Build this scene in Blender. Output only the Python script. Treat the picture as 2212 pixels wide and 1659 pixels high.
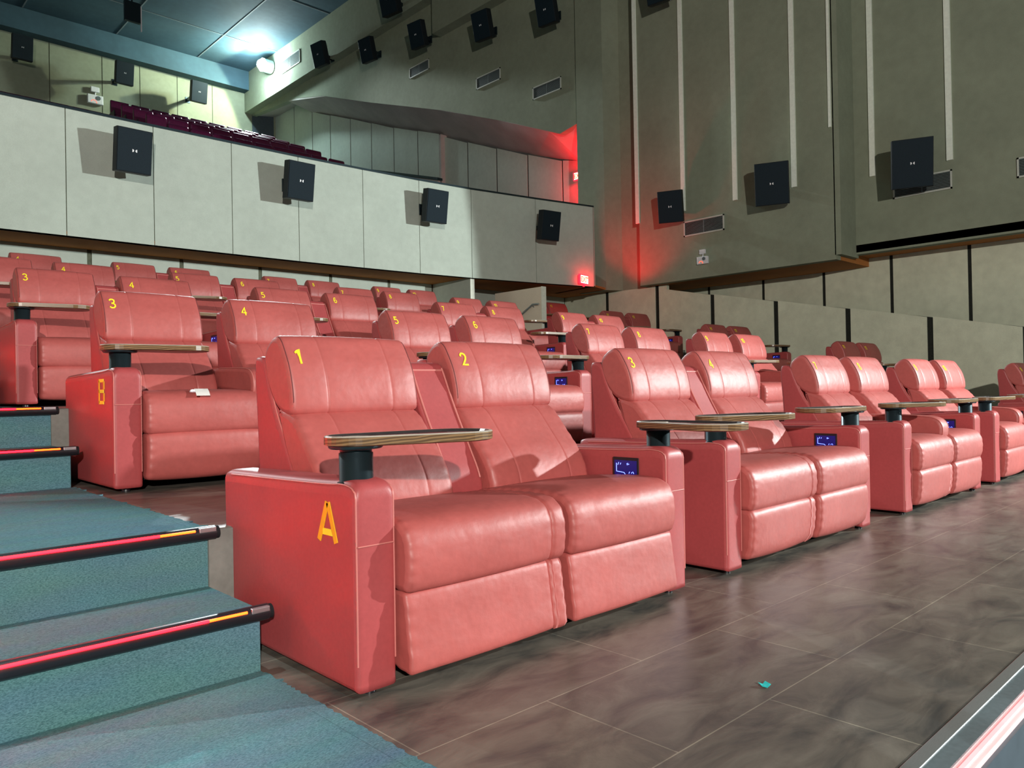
import bpy, bmesh, math, random
from mathutils import Vector, Matrix

for o in list(bpy.data.objects):
    bpy.data.objects.remove(o, do_unlink=True)
SC = bpy.context.scene
COL = SC.collection
random.seed(4)

# ------------------------------------------------------------------ camera
YAW, PITCH, ROLL, EYE = 0.812546, 0.0069465, -0.018439, 0.93
F = Vector((math.cos(YAW)*math.cos(PITCH), math.sin(YAW)*math.cos(PITCH), math.sin(PITCH)))
R0 = Vector((math.sin(YAW), -math.cos(YAW), 0))
U0 = R0.cross(F)
R = math.cos(ROLL)*R0 + math.sin(ROLL)*U0
U = -math.sin(ROLL)*R0 + math.cos(ROLL)*U0
cd = bpy.data.cameras.new('camera')
cd.sensor_width = 36.0
cd.lens = 1653.7/2212*36.0
cd.clip_end = 200
cam = bpy.data.objects.new('camera', cd)
M = Matrix((R, U, -F)).transposed().to_4x4()
M.translation = Vector((0, 0, EYE))
cam.matrix_world = M
COL.objects.link(cam)
SC.camera = cam

# ------------------------------------------------------------------ world, exposure
w = bpy.data.worlds.new('world')
SC.world = w
w.use_nodes = True
w.node_tree.nodes['Background'].inputs['Color'].default_value = (0.55, 0.72, 0.8, 1)
w.node_tree.nodes['Background'].inputs['Strength'].default_value = 0.05
SC.view_settings.view_transform = 'Standard'
SC.view_settings.look = 'None'
SC.view_settings.gamma = 1
SC.view_settings.exposure = 0.62
SC.view_settings.use_curve_mapping = False


def lamp(kind, name, loc, energy, color, aim=None, **kw):
    l = bpy.data.lights.new(name, kind)
    l.energy = energy
    l.color = color
    for k, v in kw.items():
        setattr(l, k, v)
    o = bpy.data.objects.new(name, l)
    o.location = loc
    if aim is not None:
        o.rotation_euler = (Vector(aim)-Vector(loc)).to_track_quat('-Z', 'Y').to_euler()
    COL.objects.link(o)
    return o


R_ = math.radians
# floodlights at the screen end, one on each side, and the floodlight high at the back of the balcony
lamp('SPOT', 'front_flood_right', (13.0, -4.0, 3.75), 5000, (0.92, 1.0, 0.98), aim=(13.0-8.09, -4.0+5.88, 3.0), shadow_soft_size=0.12, spot_size=R_(91), spot_blend=0.03)
lamp('SPOT', 'front_flood_left', (-4.0, -8.0, 4.2), 4400, (1.0, 0.93, 0.86), aim=(5.0, 5.0, 2.5), shadow_soft_size=0.10, spot_size=R_(130), spot_blend=0.3)
lamp('SPOT', 'balcony_flood', (13.62, 28.4, 13.88), 3600, (0.93, 1.0, 0.66), aim=(6.0, 29.4, 9.5), shadow_soft_size=0.12, spot_size=R_(150), spot_blend=0.12)
lamp('POINT', 'balcony_flood_spill', (13.50, 28.2, 13.72), 550, (0.75, 1.0, 1.0), shadow_soft_size=0.2)

lamp('SPOT', 'balcony_flood_beam', (13.50, 28.0, 13.7), 9000, (0.86, 0.98, 1.0), aim=(3.0, 0.0, 0.0), shadow_soft_size=0.15, spot_size=R_(58), spot_blend=0.5)

lamp('SPOT', 'aisle_rear_fill', (-2.0, 27.5, 13.3), 4500, (0.86, 0.97, 1.0), aim=(1.0, 0.5, 0.0), shadow_soft_size=0.15, spot_size=R_(40), spot_blend=0.5)  # added fill without a fixture: lifts the stair treads and left headrest rims from behind

lamp('SPOT', 'aisle_tread_fill', (-0.9, 3.6, 13.6), 2600, (0.85, 0.97, 1.0), aim=(-0.75, 2.9, 0.0), shadow_soft_size=0.15, spot_size=R_(19), spot_blend=0.35)  # added overhead spot with no real fixture, only there to brighten the stair treads

# ------------------------------------------------------------------ materials
MATS = {}


def nodes(m):
    return m.node_tree.nodes, m.node_tree.links


def mat(name, col, rough=0.5, spec=0.5, metal=0.0, noise=None, bump=None, emit=None, stretch=None):
    """noise=(scale, amount) varies the colour, bump=[(scale, strength, distance)...]"""
    if name in MATS:
        return MATS[name]
    m = bpy.data.materials.new(name)
    m.use_nodes = True
    N, L = nodes(m)
    b = N['Principled BSDF']
    b.inputs['Base Color'].default_value = (*col, 1)
    b.inputs['Roughness'].default_value = rough
    b.inputs['Specular IOR Level'].default_value = spec
    b.inputs['Metallic'].default_value = metal
    tc = N.new('ShaderNodeTexCoord')
    src = tc.outputs['Object']
    if stretch:
        mp = N.new('ShaderNodeMapping')
        mp.inputs['Scale'].default_value = stretch
        L.new(src, mp.inputs['Vector'])
        src = mp.outputs['Vector']
    if noise:
        mix = None
        for i, (sc, am) in enumerate(noise):
            t = N.new('ShaderNodeTexNoise')
            t.inputs['Scale'].default_value = sc
            t.inputs['Detail'].default_value = 4
            L.new(src, t.inputs['Vector'])
            r = N.new('ShaderNodeMapRange')
            r.inputs['From Min'].default_value = 0.3
            r.inputs['From Max'].default_value = 0.7
            r.inputs['To Min'].default_value = 1-am
            r.inputs['To Max'].default_value = 1+am
            L.new(t.outputs['Fac'], r.inputs['Value'])
            if mix is None:
                mix = r.outputs['Result']
            else:
                mm = N.new('ShaderNodeMath')
                mm.operation = 'MULTIPLY'
                L.new(mix, mm.inputs[0])
                L.new(r.outputs['Result'], mm.inputs[1])
                mix = mm.outputs[0]
        v = N.new('ShaderNodeVectorMath')
        v.operation = 'SCALE'
        v.inputs[0].default_value = col
        L.new(mix, v.inputs['Scale'])
        L.new(v.outputs[0], b.inputs['Base Color'])
    if bump:
        prev = None
        for sc, st, di in bump:
            t = N.new('ShaderNodeTexNoise')
            t.inputs['Scale'].default_value = sc
            t.inputs['Detail'].default_value = 3
            L.new(src, t.inputs['Vector'])
            bp = N.new('ShaderNodeBump')
            bp.inputs['Strength'].default_value = st
            bp.inputs['Distance'].default_value = di
            L.new(t.outputs['Fac'], bp.inputs['Height'])
            if prev:
                L.new(prev, bp.inputs['Normal'])
            prev = bp.outputs['Normal']
        L.new(prev, b.inputs['Normal'])
    if emit:
        b.inputs['Emission Color'].default_value = (*emit[0], 1)
        b.inputs['Emission Strength'].default_value = emit[1]
    MATS[name] = m
    return m


LEATHER = mat('leather', (0.42, 0.088, 0.078), 0.50, 0.65, noise=[(3, .08), (40, .05)], bump=[(7, .35, .02), (160, .12, .002)])
LEATHER_SIDE = mat('leather_panel', (0.38, 0.062, 0.064), 0.46, 0.5, noise=[(3, .08), (60, .05)], bump=[(160, .12, .002)])
PIPING = mat('leather_piping', (0.55, 0.17, 0.15), 0.4, 0.5, bump=[(200, .1, .001)])
SEAM = mat('seam_thread', (0.16, 0.035, 0.035), 0.7, bump=[(300, .1, .001)])
BLACKFAB = mat('black_fabric', (0.012, 0.012, 0.014), 0.85, 0.2, noise=[(50, .2)])
METAL_DK = mat('dark_anodised_metal', (0.035, 0.055, 0.065), 0.32, 0.5, 0.75, bump=[(200, .05, .001)])
BLACKPL = mat('black_plastic', (0.012, 0.012, 0.016), 0.35, 0.5, bump=[(150, .05, .001)])
TRAYTOP = mat('tray_laminate', (0.035, 0.028, 0.028), 0.25, 0.5, noise=[(20, .15)])
TRAYRIM = mat('tray_rim', (0.40, 0.36, 0.30), 0.3, 0.5, noise=[(20, .1)])
YEL = mat('yellow_lettering', (0.95, 0.80, 0.03), 0.5, 0.4, noise=[(30, .05)])
ORA = mat('orange_lettering', (0.80, 0.42, 0.01), 0.5, 0.4, noise=[(30, .05)])
FACADE = mat('acoustic_fabric_pale', (0.50, 0.56, 0.49), 0.9, 0.15, noise=[(1.3, .05), (9, .04), (120, .06)], bump=[(200, .2, .003)])
UPWALL = mat('acoustic_fabric_taupe', (0.27, 0.295, 0.215), 0.9, 0.15, noise=[(1.1, .07), (7, .05), (110, .08)], bump=[(200, .2, .003)])
BEIGE = mat('acoustic_fabric_beige', (0.66, 0.69, 0.53), 0.9, 0.15, noise=[(1.2, .06), (6, .07), (110, .06)], bump=[(200, .2, .003)])
PART = mat('partition_board', (0.80, 0.70, 0.56), 0.8, 0.2, noise=[(2, .05), (60, .05)])
GAP = mat('panel_gap_black', (0.02, 0.022, 0.018), 0.8, 0.2, noise=[(30, .2)])
OLIVE = mat('panel_gap_olive', (0.12, 0.13, 0.09), 0.8, 0.2, noise=[(30, .2)])
SOFFIT = mat('soffit_brown', (0.46, 0.18, 0.05), 0.85, 0.2, noise=[(2, .1), (80, .15)])
SOFFIT2 = mat('soffit_taupe', (0.48, 0.44, 0.41), 0.85, 0.2, noise=[(1.5, .12), (60, .08)])
CEIL = mat('ceiling_board', (0.040, 0.085, 0.115), 0.8, 0.3, noise=[(0.6, .2), (5, .08)])
BATTEN = mat('light_batten', (0.88, 0.92, 0.80), 0.7, 0.3, noise=[(20, .05)])
CONC = mat('riser_concrete', (0.20, 0.20, 0.18), 0.85, 0.2, noise=[(6, .15), (40, .08)])
WHITEPL = mat('white_plastic', (0.75, 0.76, 0.78), 0.4, 0.5, noise=[(20, .04)])
ALU = mat('brushed_aluminium', (0.50, 0.54, 0.56), 0.35, 0.5, 0.85, noise=[(60, .06)], stretch=(1, 12, 12))
GREYTR = mat('nosing_grey', (0.10, 0.13, 0.14), 0.55, 0.4, noise=[(60, .1)])
SPK = mat('speaker_black', (0.007, 0.011, 0.015), 0.6, 0.3, noise=[(60, .15)])
SPKGR = mat('speaker_grille', (0.006, 0.016, 0.024), 0.7, 0.25, noise=[(150, .3)], bump=[(400, .4, .002)])
VENTF = mat('vent_frame', (0.55, 0.57, 0.50), 0.5, 0.4, noise=[(30, .04)])
VENTS = mat('vent_slat', (0.16, 0.20, 0.20), 0.5, 0.4, noise=[(30, .05)])
BALSEAT = mat('balcony_leather', (0.09, 0.010, 0.045), 0.25, 0.9, noise=[(20, .1)])
RED_LED = mat('red_led', (0.8, 0.05, 0.02), 0.4, emit=((1.0, 0.0005, 0.002), 50))
RED_LED2 = mat('red_led_end', (0.9, 0.3, 0.05), 0.4, emit=((1.0, 0.025, 0.001), 9))
PINK_LED = mat('pink_led', (0.9, 0.4, 0.4), 0.4, emit=((1.0, 0.16, 0.17), 1.6))
PINK_SIDE = mat('pink_diffuser', (0.75, 0.55, 0.55), 0.4, emit=((1.0, 0.45, 0.45), 0.35))
BLUE_PANEL = mat('blue_backlit_panel', (0.01, 0.01, 0.05), 0.25, emit=((0.01, 0.012, 0.55), 0.12))
BLUE_ICON = mat('blue_icon', (0.3, 0.35, 1), 0.3, emit=((0.10, 0.16, 1.0), 2.6))
EXIT_GLOW = mat('exit_glow', (1, .8, .6), 0.4, emit=((1.0, 0.55, 0.30), 6))
EXIT_RED = mat('exit_letter', (0.9, 0.05, 0.02), 0.4, emit=((1.0, 0.09, 0.02), 1.3))
EXIT_CASE = mat('exit_case', (0.8, 0.05, 0.05), 0.4, emit=((1.0, 0.01, 0.03), 2.2))
LAMP_LENS = mat('flood_lens', (1, 1, 1), 0.3, emit=((0.92, 1.0, 0.96), 60))
PAPER = mat('white_paper', (0.8, 0.78, 0.74), 0.7, noise=[(30, .03)])
CYAN = mat('cyan_foil', (0.05, 0.75, 0.75), 0.15, 0.8, 0.3, noise=[(60, .3)])
DOORM = mat('door_dark', (0.06, 0.08, 0.10), 0.6, noise=[(10, .1)])


def wood_mat():
    m = bpy.data.materials.new('tray_wood')
    m.use_nodes = True
    N, L = nodes(m)
    b = N['Principled BSDF']
    b.inputs['Roughness'].default_value = 0.3
    tc = N.new('ShaderNodeTexCoord')
    mp = N.new('ShaderNodeMapping')
    mp.inputs['Scale'].default_value = (2.0, 2.0, 9)
    mp.inputs['Rotation'].default_value = (0.3, 0.25, 0.2)
    wv = N.new('ShaderNodeTexWave')
    wv.bands_direction = 'Z'
    wv.inputs['Scale'].default_value = 3.5
    wv.inputs['Distortion'].default_value = 5
    wv.inputs['Detail'].default_value = 3
    cr = N.new('ShaderNodeValToRGB')
    cr.color_ramp.elements[0].color = (0.085, 0.045, 0.02, 1)
    cr.color_ramp.elements[1].color = (0.26, 0.155, 0.07, 1)
    L.new(tc.outputs['Object'], mp.inputs['Vector'])
    L.new(mp.outputs['Vector'], wv.inputs['Vector'])
    L.new(wv.outputs['Fac'], cr.inputs['Fac'])
    L.new(cr.outputs['Color'], b.inputs['Base Color'])
    return m


WOOD = wood_mat()


def carpet_mat():
    m = bpy.data.materials.new('teal_carpet')
    m.use_nodes = True
    N, L = nodes(m)
    b = N['Principled BSDF']
    b.inputs['Roughness'].default_value = 0.95
    b.inputs['Specular IOR Level'].default_value = 0.1
    tc = N.new('ShaderNodeTexCoord')
    mp = N.new('ShaderNodeMapping')
    mp.inputs['Scale'].default_value = (1, 3.2, 3.2)
    L.new(tc.outputs['Object'], mp.inputs['Vector'])
    n1 = N.new('ShaderNodeTexNoise')
    n1.inputs['Scale'].default_value = 120
    n1.inputs['Detail'].default_value = 5
    n1.inputs['Roughness'].default_value = 0.8
    L.new(mp.outputs['Vector'], n1.inputs['Vector'])
    n2 = N.new('ShaderNodeTexNoise')
    n2.inputs['Scale'].default_value = 2.2
    L.new(mp.outputs['Vector'], n2.inputs['Vector'])
    cr = N.new('ShaderNodeValToRGB')
    cr.color_ramp.elements[0].position = 0.36
    cr.color_ramp.elements[1].position = 0.64
    cr.color_ramp.elements[0].color = (0.060, 0.155, 0.18, 1)
    cr.color_ramp.elements[1].color = (0.21, 0.42, 0.47, 1)
    L.new(n1.outputs['Fac'], cr.inputs['Fac'])
    mx = N.new('ShaderNodeMix')
    mx.data_type = 'RGBA'
    mx.blend_type = 'MULTIPLY'
    mx.inputs['Factor'].default_value = 0.35
    L.new(cr.outputs['Color'], mx.inputs[6])
    L.new(n2.outputs['Color'], mx.inputs[7])
    L.new(mx.outputs[2], b.inputs['Base Color'])
    bp = N.new('ShaderNodeBump')
    bp.inputs['Strength'].default_value = 0.6
    bp.inputs['Distance'].default_value = 0.006
    L.new(n1.outputs['Fac'], bp.inputs['Height'])
    L.new(bp.outputs['Normal'], b.inputs['Normal'])
    return m


CARPET = carpet_mat()


def floor_mat():
    m = bpy.data.materials.new('vinyl_stone_tile')
    m.use_nodes = True
    N, L = nodes(m)
    b = N['Principled BSDF']
    tc = N.new('ShaderNodeTexCoord')
    mp = N.new('ShaderNodeMapping')
    mp.inputs['Scale'].default_value = (1.0, 2.4, 1.0)
    mp.inputs['Rotation'].default_value = (0, 0, 0.45)
    L.new(tc.outputs['Object'], mp.inputs['Vector'])
    n1 = N.new('ShaderNodeTexNoise')
    n1.inputs['Scale'].default_value = 3.2
    n1.inputs['Detail'].default_value = 8
    n1.inputs['Roughness'].default_value = 0.62
    n1.inputs['Distortion'].default_value = 0.6
    L.new(mp.outputs['Vector'], n1.inputs['Vector'])
    cr = N.new('ShaderNodeValToRGB')
    e = cr.color_ramp.elements
    e[0].position = 0.30
    e[0].color = (0.045, 0.050, 0.050, 1)
    e[1].position = 0.72
    e[1].color = (0.20, 0.185, 0.155, 1)
    x = e.new(0.5)
    x.color = (0.125, 0.115, 0.098, 1)
    L.new(n1.outputs['Fac'], cr.inputs['Fac'])
    br = N.new('ShaderNodeTexBrick')
    br.offset = 0.5
    br.inputs['Scale'].default_value = 1.0
    br.inputs['Brick Width'].default_value = 0.93
    br.inputs['Row Height'].default_value = 0.465
    br.inputs['Mortar Size'].default_value = 0.0022
    br.inputs['Mortar Smooth'].default_value = 0.3
    br.inputs['Color1'].default_value = (0.92, 0.92, 0.92, 1)
    br.inputs['Color2'].default_value = (1.08, 1.05, 1.0, 1)
    br.inputs['Mortar'].default_value = (2.2, 2.2, 2.0, 1)
    mp2 = N.new('ShaderNodeMapping')
    mp2.inputs['Location'].default_value = (-2.1+0.93, -1.137+0.465*4, 0)
    L.new(tc.outputs['Object'], mp2.inputs['Vector'])
    L.new(mp2.outputs['Vector'], br.inputs['Vector'])
    mx = N.new('ShaderNodeMix')
    mx.data_type = 'RGBA'
    mx.blend_type = 'MULTIPLY'
    mx.inputs['Factor'].default_value = 1
    mx.clamp_result = False
    L.new(cr.outputs['Color'], mx.inputs[6])
    L.new(br.outputs['Color'], mx.inputs[7])
    L.new(mx.outputs[2], b.inputs['Base Color'])
    rr = N.new('ShaderNodeMapRange')
    rr.inputs['To Min'].default_value = 0.28
    rr.inputs['To Max'].default_value = 0.42
    L.new(n1.outputs['Fac'], rr.inputs['Value'])
    L.new(rr.outputs['Result'], b.inputs['Roughness'])
    bp = N.new('ShaderNodeBump')
    bp.inputs['Strength'].default_value = 0.25
    bp.inputs['Distance'].default_value = 0.01
    L.new(n1.outputs['Fac'], bp.inputs['Height'])
    L.new(bp.outputs['Normal'], b.inputs['Normal'])
    return m


FLOOR = floor_mat()


# ------------------------------------------------------------------ mesh builder
class MB:
    def __init__(s):
        s.v, s.f, s.m, s.sm = [], [], [], []

    def add(s, vs, fs, mi=0, smooth=False):
        k = len(s.v)
        s.v += [tuple(p) for p in vs]
        for f in fs:
            s.f.append(tuple(i+k for i in f))
            s.m.append(mi)
            s.sm.append(smooth)

    def box(s, a, b, mi=0, rot=None, piv=None):
        x0, y0, z0 = a
        x1, y1, z1 = b
        vs = [Vector(p) for p in ((x0, y0, z0), (x1, y0, z0), (x1, y1, z0), (x0, y1, z0), (x0, y0, z1), (x1, y0, z1), (x1, y1, z1), (x0, y1, z1))]
        if rot is not None:
            pv = Vector(piv)
            vs = [rot @ (p-pv)+pv for p in vs]
        s.add(vs, [(0, 3, 2, 1), (4, 5, 6, 7), (0, 1, 5, 4), (1, 2, 6, 5), (2, 3, 7, 6), (3, 0, 4, 7)], mi)

    def prism(s, plan, z0, z1, mi=0):
        """plan: ccw list of (x,y); z0,z1 number or list"""
        n = len(plan)
        z0 = z0 if isinstance(z0, (list, tuple)) else [z0]*n
        z1 = z1 if isinstance(z1, (list, tuple)) else [z1]*n
        vs = [(p[0], p[1], z) for p, z in zip(plan, z0)]+[(p[0], p[1], z) for p, z in zip(plan, z1)]
        fs = [tuple(range(n-1, -1, -1)), tuple(range(n, 2*n))]+[(i, (i+1) % n, (i+1) % n+n, i+n) for i in range(n)]
        s.add(vs, fs, mi)

    def tube(s, pts, r, mi=0, n=8, cap=True):
        pts = [Vector(p) for p in pts]
        vs, fs = [], []
        up = None
        for i, p in enumerate(pts):
            t = (pts[min(i+1, len(pts)-1)]-pts[max(i-1, 0)]).normalized()
            if up is None:
                up = Vector((0, 0, 1)) if abs(t.z) < .9 else Vector((1, 0, 0))
            a = t.cross(up).normalized()
            b2 = a.cross(t).normalized()
            up = b2
            for k in range(n):
                q = 2*math.pi*k/n
                vs.append(p+a*math.cos(q)*r+b2*math.sin(q)*r)
        for i in range(len(pts)-1):
            for k in range(n):
                k2 = (k+1) % n
                fs.append((i*n+k, i*n+k2, (i+1)*n+k2, (i+1)*n+k))
        s.add(vs, fs, mi, True)
        if cap:
            s.add(vs[:n], [tuple(range(n))], mi)
            s.add(vs[-n:], [tuple(range(n-1, -1, -1))], mi)

    def lathe(s, c, prof, n=28, mi=0):
        """prof: list of (r,z) bottom to top around the vertical axis"""
        vs, fs = [], []
        for r, z in prof:
            for k in range(n):
                q = 2*math.pi*k/n
                vs.append((c[0]+r*math.cos(q), c[1]+r*math.sin(q), c[2]+z))
        for i in range(len(prof)-1):
            for k in range(n):
                k2 = (k+1) % n
                fs.append((i*n+k, i*n+k2, (i+1)*n+k2, (i+1)*n+k))
        s.add(vs, fs, mi, True)
        s.add(vs[:n], [tuple(range(n-1, -1, -1))], mi)
        s.add(vs[-n:], [tuple(range(n))], mi)

    def mesh(s, name, mats):
        me = bpy.data.meshes.new(name)
        me.from_pydata(s.v, [], s.f)
        for m in (mats if isinstance(mats, (list, tuple)) else [mats]):
            me.materials.append(m)
        me.polygons.foreach_set('material_index', s.m)
        me.polygons.foreach_set('use_smooth', s.sm)
        bm = bmesh.new()
        bm.from_mesh(me)
        bmesh.ops.recalc_face_normals(bm, faces=bm.faces)
        bm.to_mesh(me)
        bm.free()
        me.update()
        return me

    def build(s, name, mats, parent=None, loc=None, bevel=0):
        o = bpy.data.objects.new(name, s.mesh(name, mats))
        COL.objects.link(o)
        if parent:
            o.parent = parent
        if loc is not None:
            o.location = loc
        if bevel:
            b = o.modifiers.new('bevel', 'BEVEL')
            b.width = bevel
            b.segments = 3
            b.limit_method = 'ANGLE'
            b.angle_limit = R_(40)
            o.data.polygons.foreach_set('use_smooth', [True]*len(o.data.polygons))
            wn = o.modifiers.new('wn', 'WEIGHTED_NORMAL')
            wn.keep_sharp = False
        return o


def tag(o, label, cat, group=None, kind=None):
    if label:
        o['label'] = label
    if cat:
        o['category'] = cat
    if group:
        o['group'] = group
    if kind:
        o['kind'] = kind
    return o


def empty(name, loc=(0, 0, 0), rz=0):
    o = bpy.data.objects.new(name, None)
    o.location = loc
    o.rotation_euler = (0, 0, rz)
    COL.objects.link(o)
    return o


def struct(name, mb, mats, label=None):
    o = mb.build(name, mats)
    o['kind'] = 'structure'
    if label:
        o['label'] = label
        o['category'] = name.split('_')[0]
    return o


def copy_tree(o, parent=None):
    c = o.copy()
    COL.objects.link(c)
    c.parent = parent
    for ch in KIDS.get(o.name, []):
        d = copy_tree(ch, c)
        KIDS.setdefault(c.name, []).append(d)
    return c


KIDS = {}


def index_kids():
    KIDS.clear()
    for o in bpy.data.objects:
        if o.parent:
            KIDS.setdefault(o.parent.name, []).append(o)


def chaikin(p, n=2):
    for _ in range(n):
        q = []
        for i in range(len(p)):
            a, b = p[i], p[(i+1) % len(p)]
            q.append((a[0]*.75+b[0]*.25, a[1]*.75+b[1]*.25))
            q.append((a[0]*.25+b[0]*.75, a[1]*.25+b[1]*.75))
        p = q
    return p


def resample(p, ds):
    L = [0]
    n = len(p)
    for i in range(n):
        a, b = p[i], p[(i+1) % n]
        L.append(L[-1]+math.hypot(b[0]-a[0], b[1]-a[1]))
    tot = L[-1]
    k = max(8, int(tot/ds))
    out, j = [], 0
    for i in range(k):
        s = tot*i/k
        while L[j+1] < s:
            j += 1
        t = (s-L[j])/max(1e-9, L[j+1]-L[j])
        a, b = p[j], p[(j+1) % n]
        out.append((a[0]+(b[0]-a[0])*t, a[1]+(b[1]-a[1])*t))
    return out


def area2(p):
    return sum(p[i][0]*p[(i+1) % len(p)][1]-p[(i+1) % len(p)][0]*p[i][1] for i in range(len(p)))


def cushion(mb, prof, x0, x1, r=0.02, bulge=0.0, seams=(), ds=0.014, wr=(0, 0), mi=0, taper=None, smooth_n=2):
    """extrude a closed (y,z) profile along x with rounded ends, stitched grooves and puckered edges
    wr=(left amplitude, right amplitude)"""
    p = resample(chaikin(prof, smooth_n), ds)
    if area2(p) < 0:
        p.reverse()
    n = len(p)
    nr = []
    for i in range(n):
        a, b = p[i-1], p[(i+1) % n]
        d = (b[0]-a[0], b[1]-a[1])
        l = math.hypot(*d) or 1
        nr.append((d[1]/l, -d[0]/l))
    wdt = x1-x0
    st = []
    for t in (0, .12, .3, .55, 1.0):
        st.append((x0+r*t, -r*(1-math.sqrt(max(0, 1-(1-t)**2)))))
        st.append((x1-r*t, -r*(1-math.sqrt(max(0, 1-(1-t)**2)))))
    for k in range(1, 12):
        st.append((x0+r+(wdt-2*r)*k/12, 0.0))
    if wr[0] or wr[1]:
        for t in (.012, .025, .04):
            st += [(x0+r+t, 0), (x1-r-t, 0)]
    for s in seams:
        st = [q for q in st if abs(q[0]-s) > .012]
        st += [(s-.009, 0.0), (s-.003, -.001), (s, -.0032), (s+.003, -.001), (s+.009, 0.0)]
    st.sort()
    vs = []
    for x, off in st:
        u = (x-x0)/wdt
        bl = bulge*(max(0, math.sin(math.pi*u)))**0.6
        for i in range(n):
            o = off+bl
            s = i*ds
            if wr[0]:
                o += wr[0]*math.sin(s*2*math.pi/.047+3*math.sin(s*9))*math.exp(-((x-x0-r*.7)/.022)**2)
            if wr[1]:
                o += wr[1]*math.sin(s*2*math.pi/.051+2*math.sin(s*7))*math.exp(-((x1-r*.7-x)/.022)**2)
            vs.append((x, p[i][0]+nr[i][0]*o, p[i][1]+nr[i][1]*o))
    fs = []
    for j in range(len(st)-1):
        for i in range(n):
            i2 = (i+1) % n
            fs.append((j*n+i, j*n+i2, (j+1)*n+i2, (j+1)*n+i))
    mb.add(vs, fs, mi, True)
    mb.add(vs[:n], [tuple(range(n))], mi)
    mb.add(vs[-n:], [tuple(range(n-1, -1, -1))], mi)
    return p


def text_mesh(s, size):
    cu = bpy.data.curves.new('t', 'FONT')
    cu.body = s
    cu.size = size
    cu.align_x = 'CENTER'
    cu.resolution_u = 4
    cu.offset = size*.03
    o = bpy.data.objects.new('t', cu)
    COL.objects.link(o)
    bpy.context.view_layer.update()
    dg = bpy.context.evaluated_depsgraph_get()
    me = o.evaluated_get(dg).to_mesh()
    vs = [v.co.copy() for v in me.vertices]
    fs = [tuple(p.vertices) for p in me.polygons]
    o.evaluated_get(dg).to_mesh_clear()
    bpy.data.objects.remove(o, do_unlink=True)
    # fatten: keep outline, also subdivide long edges so the text can follow a curved cushion
    bm = bmesh.new()
    bv = [bm.verts.new(v) for v in vs]
    for f in fs:
        try:
            bm.faces.new([bv[i] for i in f])
        except ValueError:
            pass
    bmesh.ops.remove_doubles(bm, verts=bm.verts, dist=1e-5)
    bmesh.ops.triangulate(bm, faces=bm.faces)
    for _ in range(2):
        long = [e for e in bm.edges if e.calc_length() > size*.14]
        if long:
            bmesh.ops.subdivide_edges(bm, edges=long, cuts=1)
    bmesh.ops.triangulate(bm, faces=bm.faces)
    bm.verts.index_update()
    vs = [v.co.copy() for v in bm.verts]
    fs = [tuple(v.index for v in f.verts) for f in bm.faces]
    be = [(e.verts[0].index, e.verts[1].index) for e in bm.edges if len(e.link_faces) == 1]
    bm.free()
    return vs, fs, be


GL = {
    '0': [[(.28, 1), (.14, .95), (.05, .75), (.03, .5), (.05, .25), (.14, .05), (.28, 0), (.42, .05), (.51, .25), (.53, .5), (.51, .75), (.42, .95), (.28, 1)]],
    '1': [[(.08, .76), (.32, .99), (.32, 0)]],
    '2': [[(.05, .75), (.09, .9), (.2, .99), (.35, .99), (.49, .9), (.52, .72), (.42, .50), (.05, .05), (.56, .05)]],
    '3': [[(.05, .84), (.18, .97), (.35, .98), (.49, .88), (.49, .68), (.38, .55), (.22, .53)], [(.22, .53), (.42, .5), (.54, .36), (.53, .16), (.38, .02), (.2, .01), (.03, .14)]],
    '4': [[(.42, 0), (.42, .97), (.02, .3), (.58, .3)]],
    '5': [[(.50, .96), (.12, .96), (.08, .54), (.22, .62), (.38, .61), (.52, .47), (.53, .2), (.38, .03), (.2, .01), (.03, .13)]],
    '6': [[(.48, .86), (.35, .98), (.2, .96), (.08, .78), (.04, .5), (.06, .2), (.2, .02), (.38, .02), (.53, .17), (.53, .41), (.4, .57), (.22, .56), (.07, .4)]],
    '7': [[(.02, .95), (.54, .95), (.35, .5), (.22, 0)]],
    '8': [[(.28, .54), (.13, .62), (.08, .79), (.16, .95), (.28, .99), (.4, .95), (.49, .79), (.44, .62), (.28, .54)], [(.28, .54), (.1, .44), (.02, .25), (.12, .05), (.28, .01), (.45, .05), (.55, .25), (.46, .44), (.28, .54)]],
}
GL['9'] = [[(.57-x, 1-y) for x, y in GL['6'][0]]]


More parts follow.
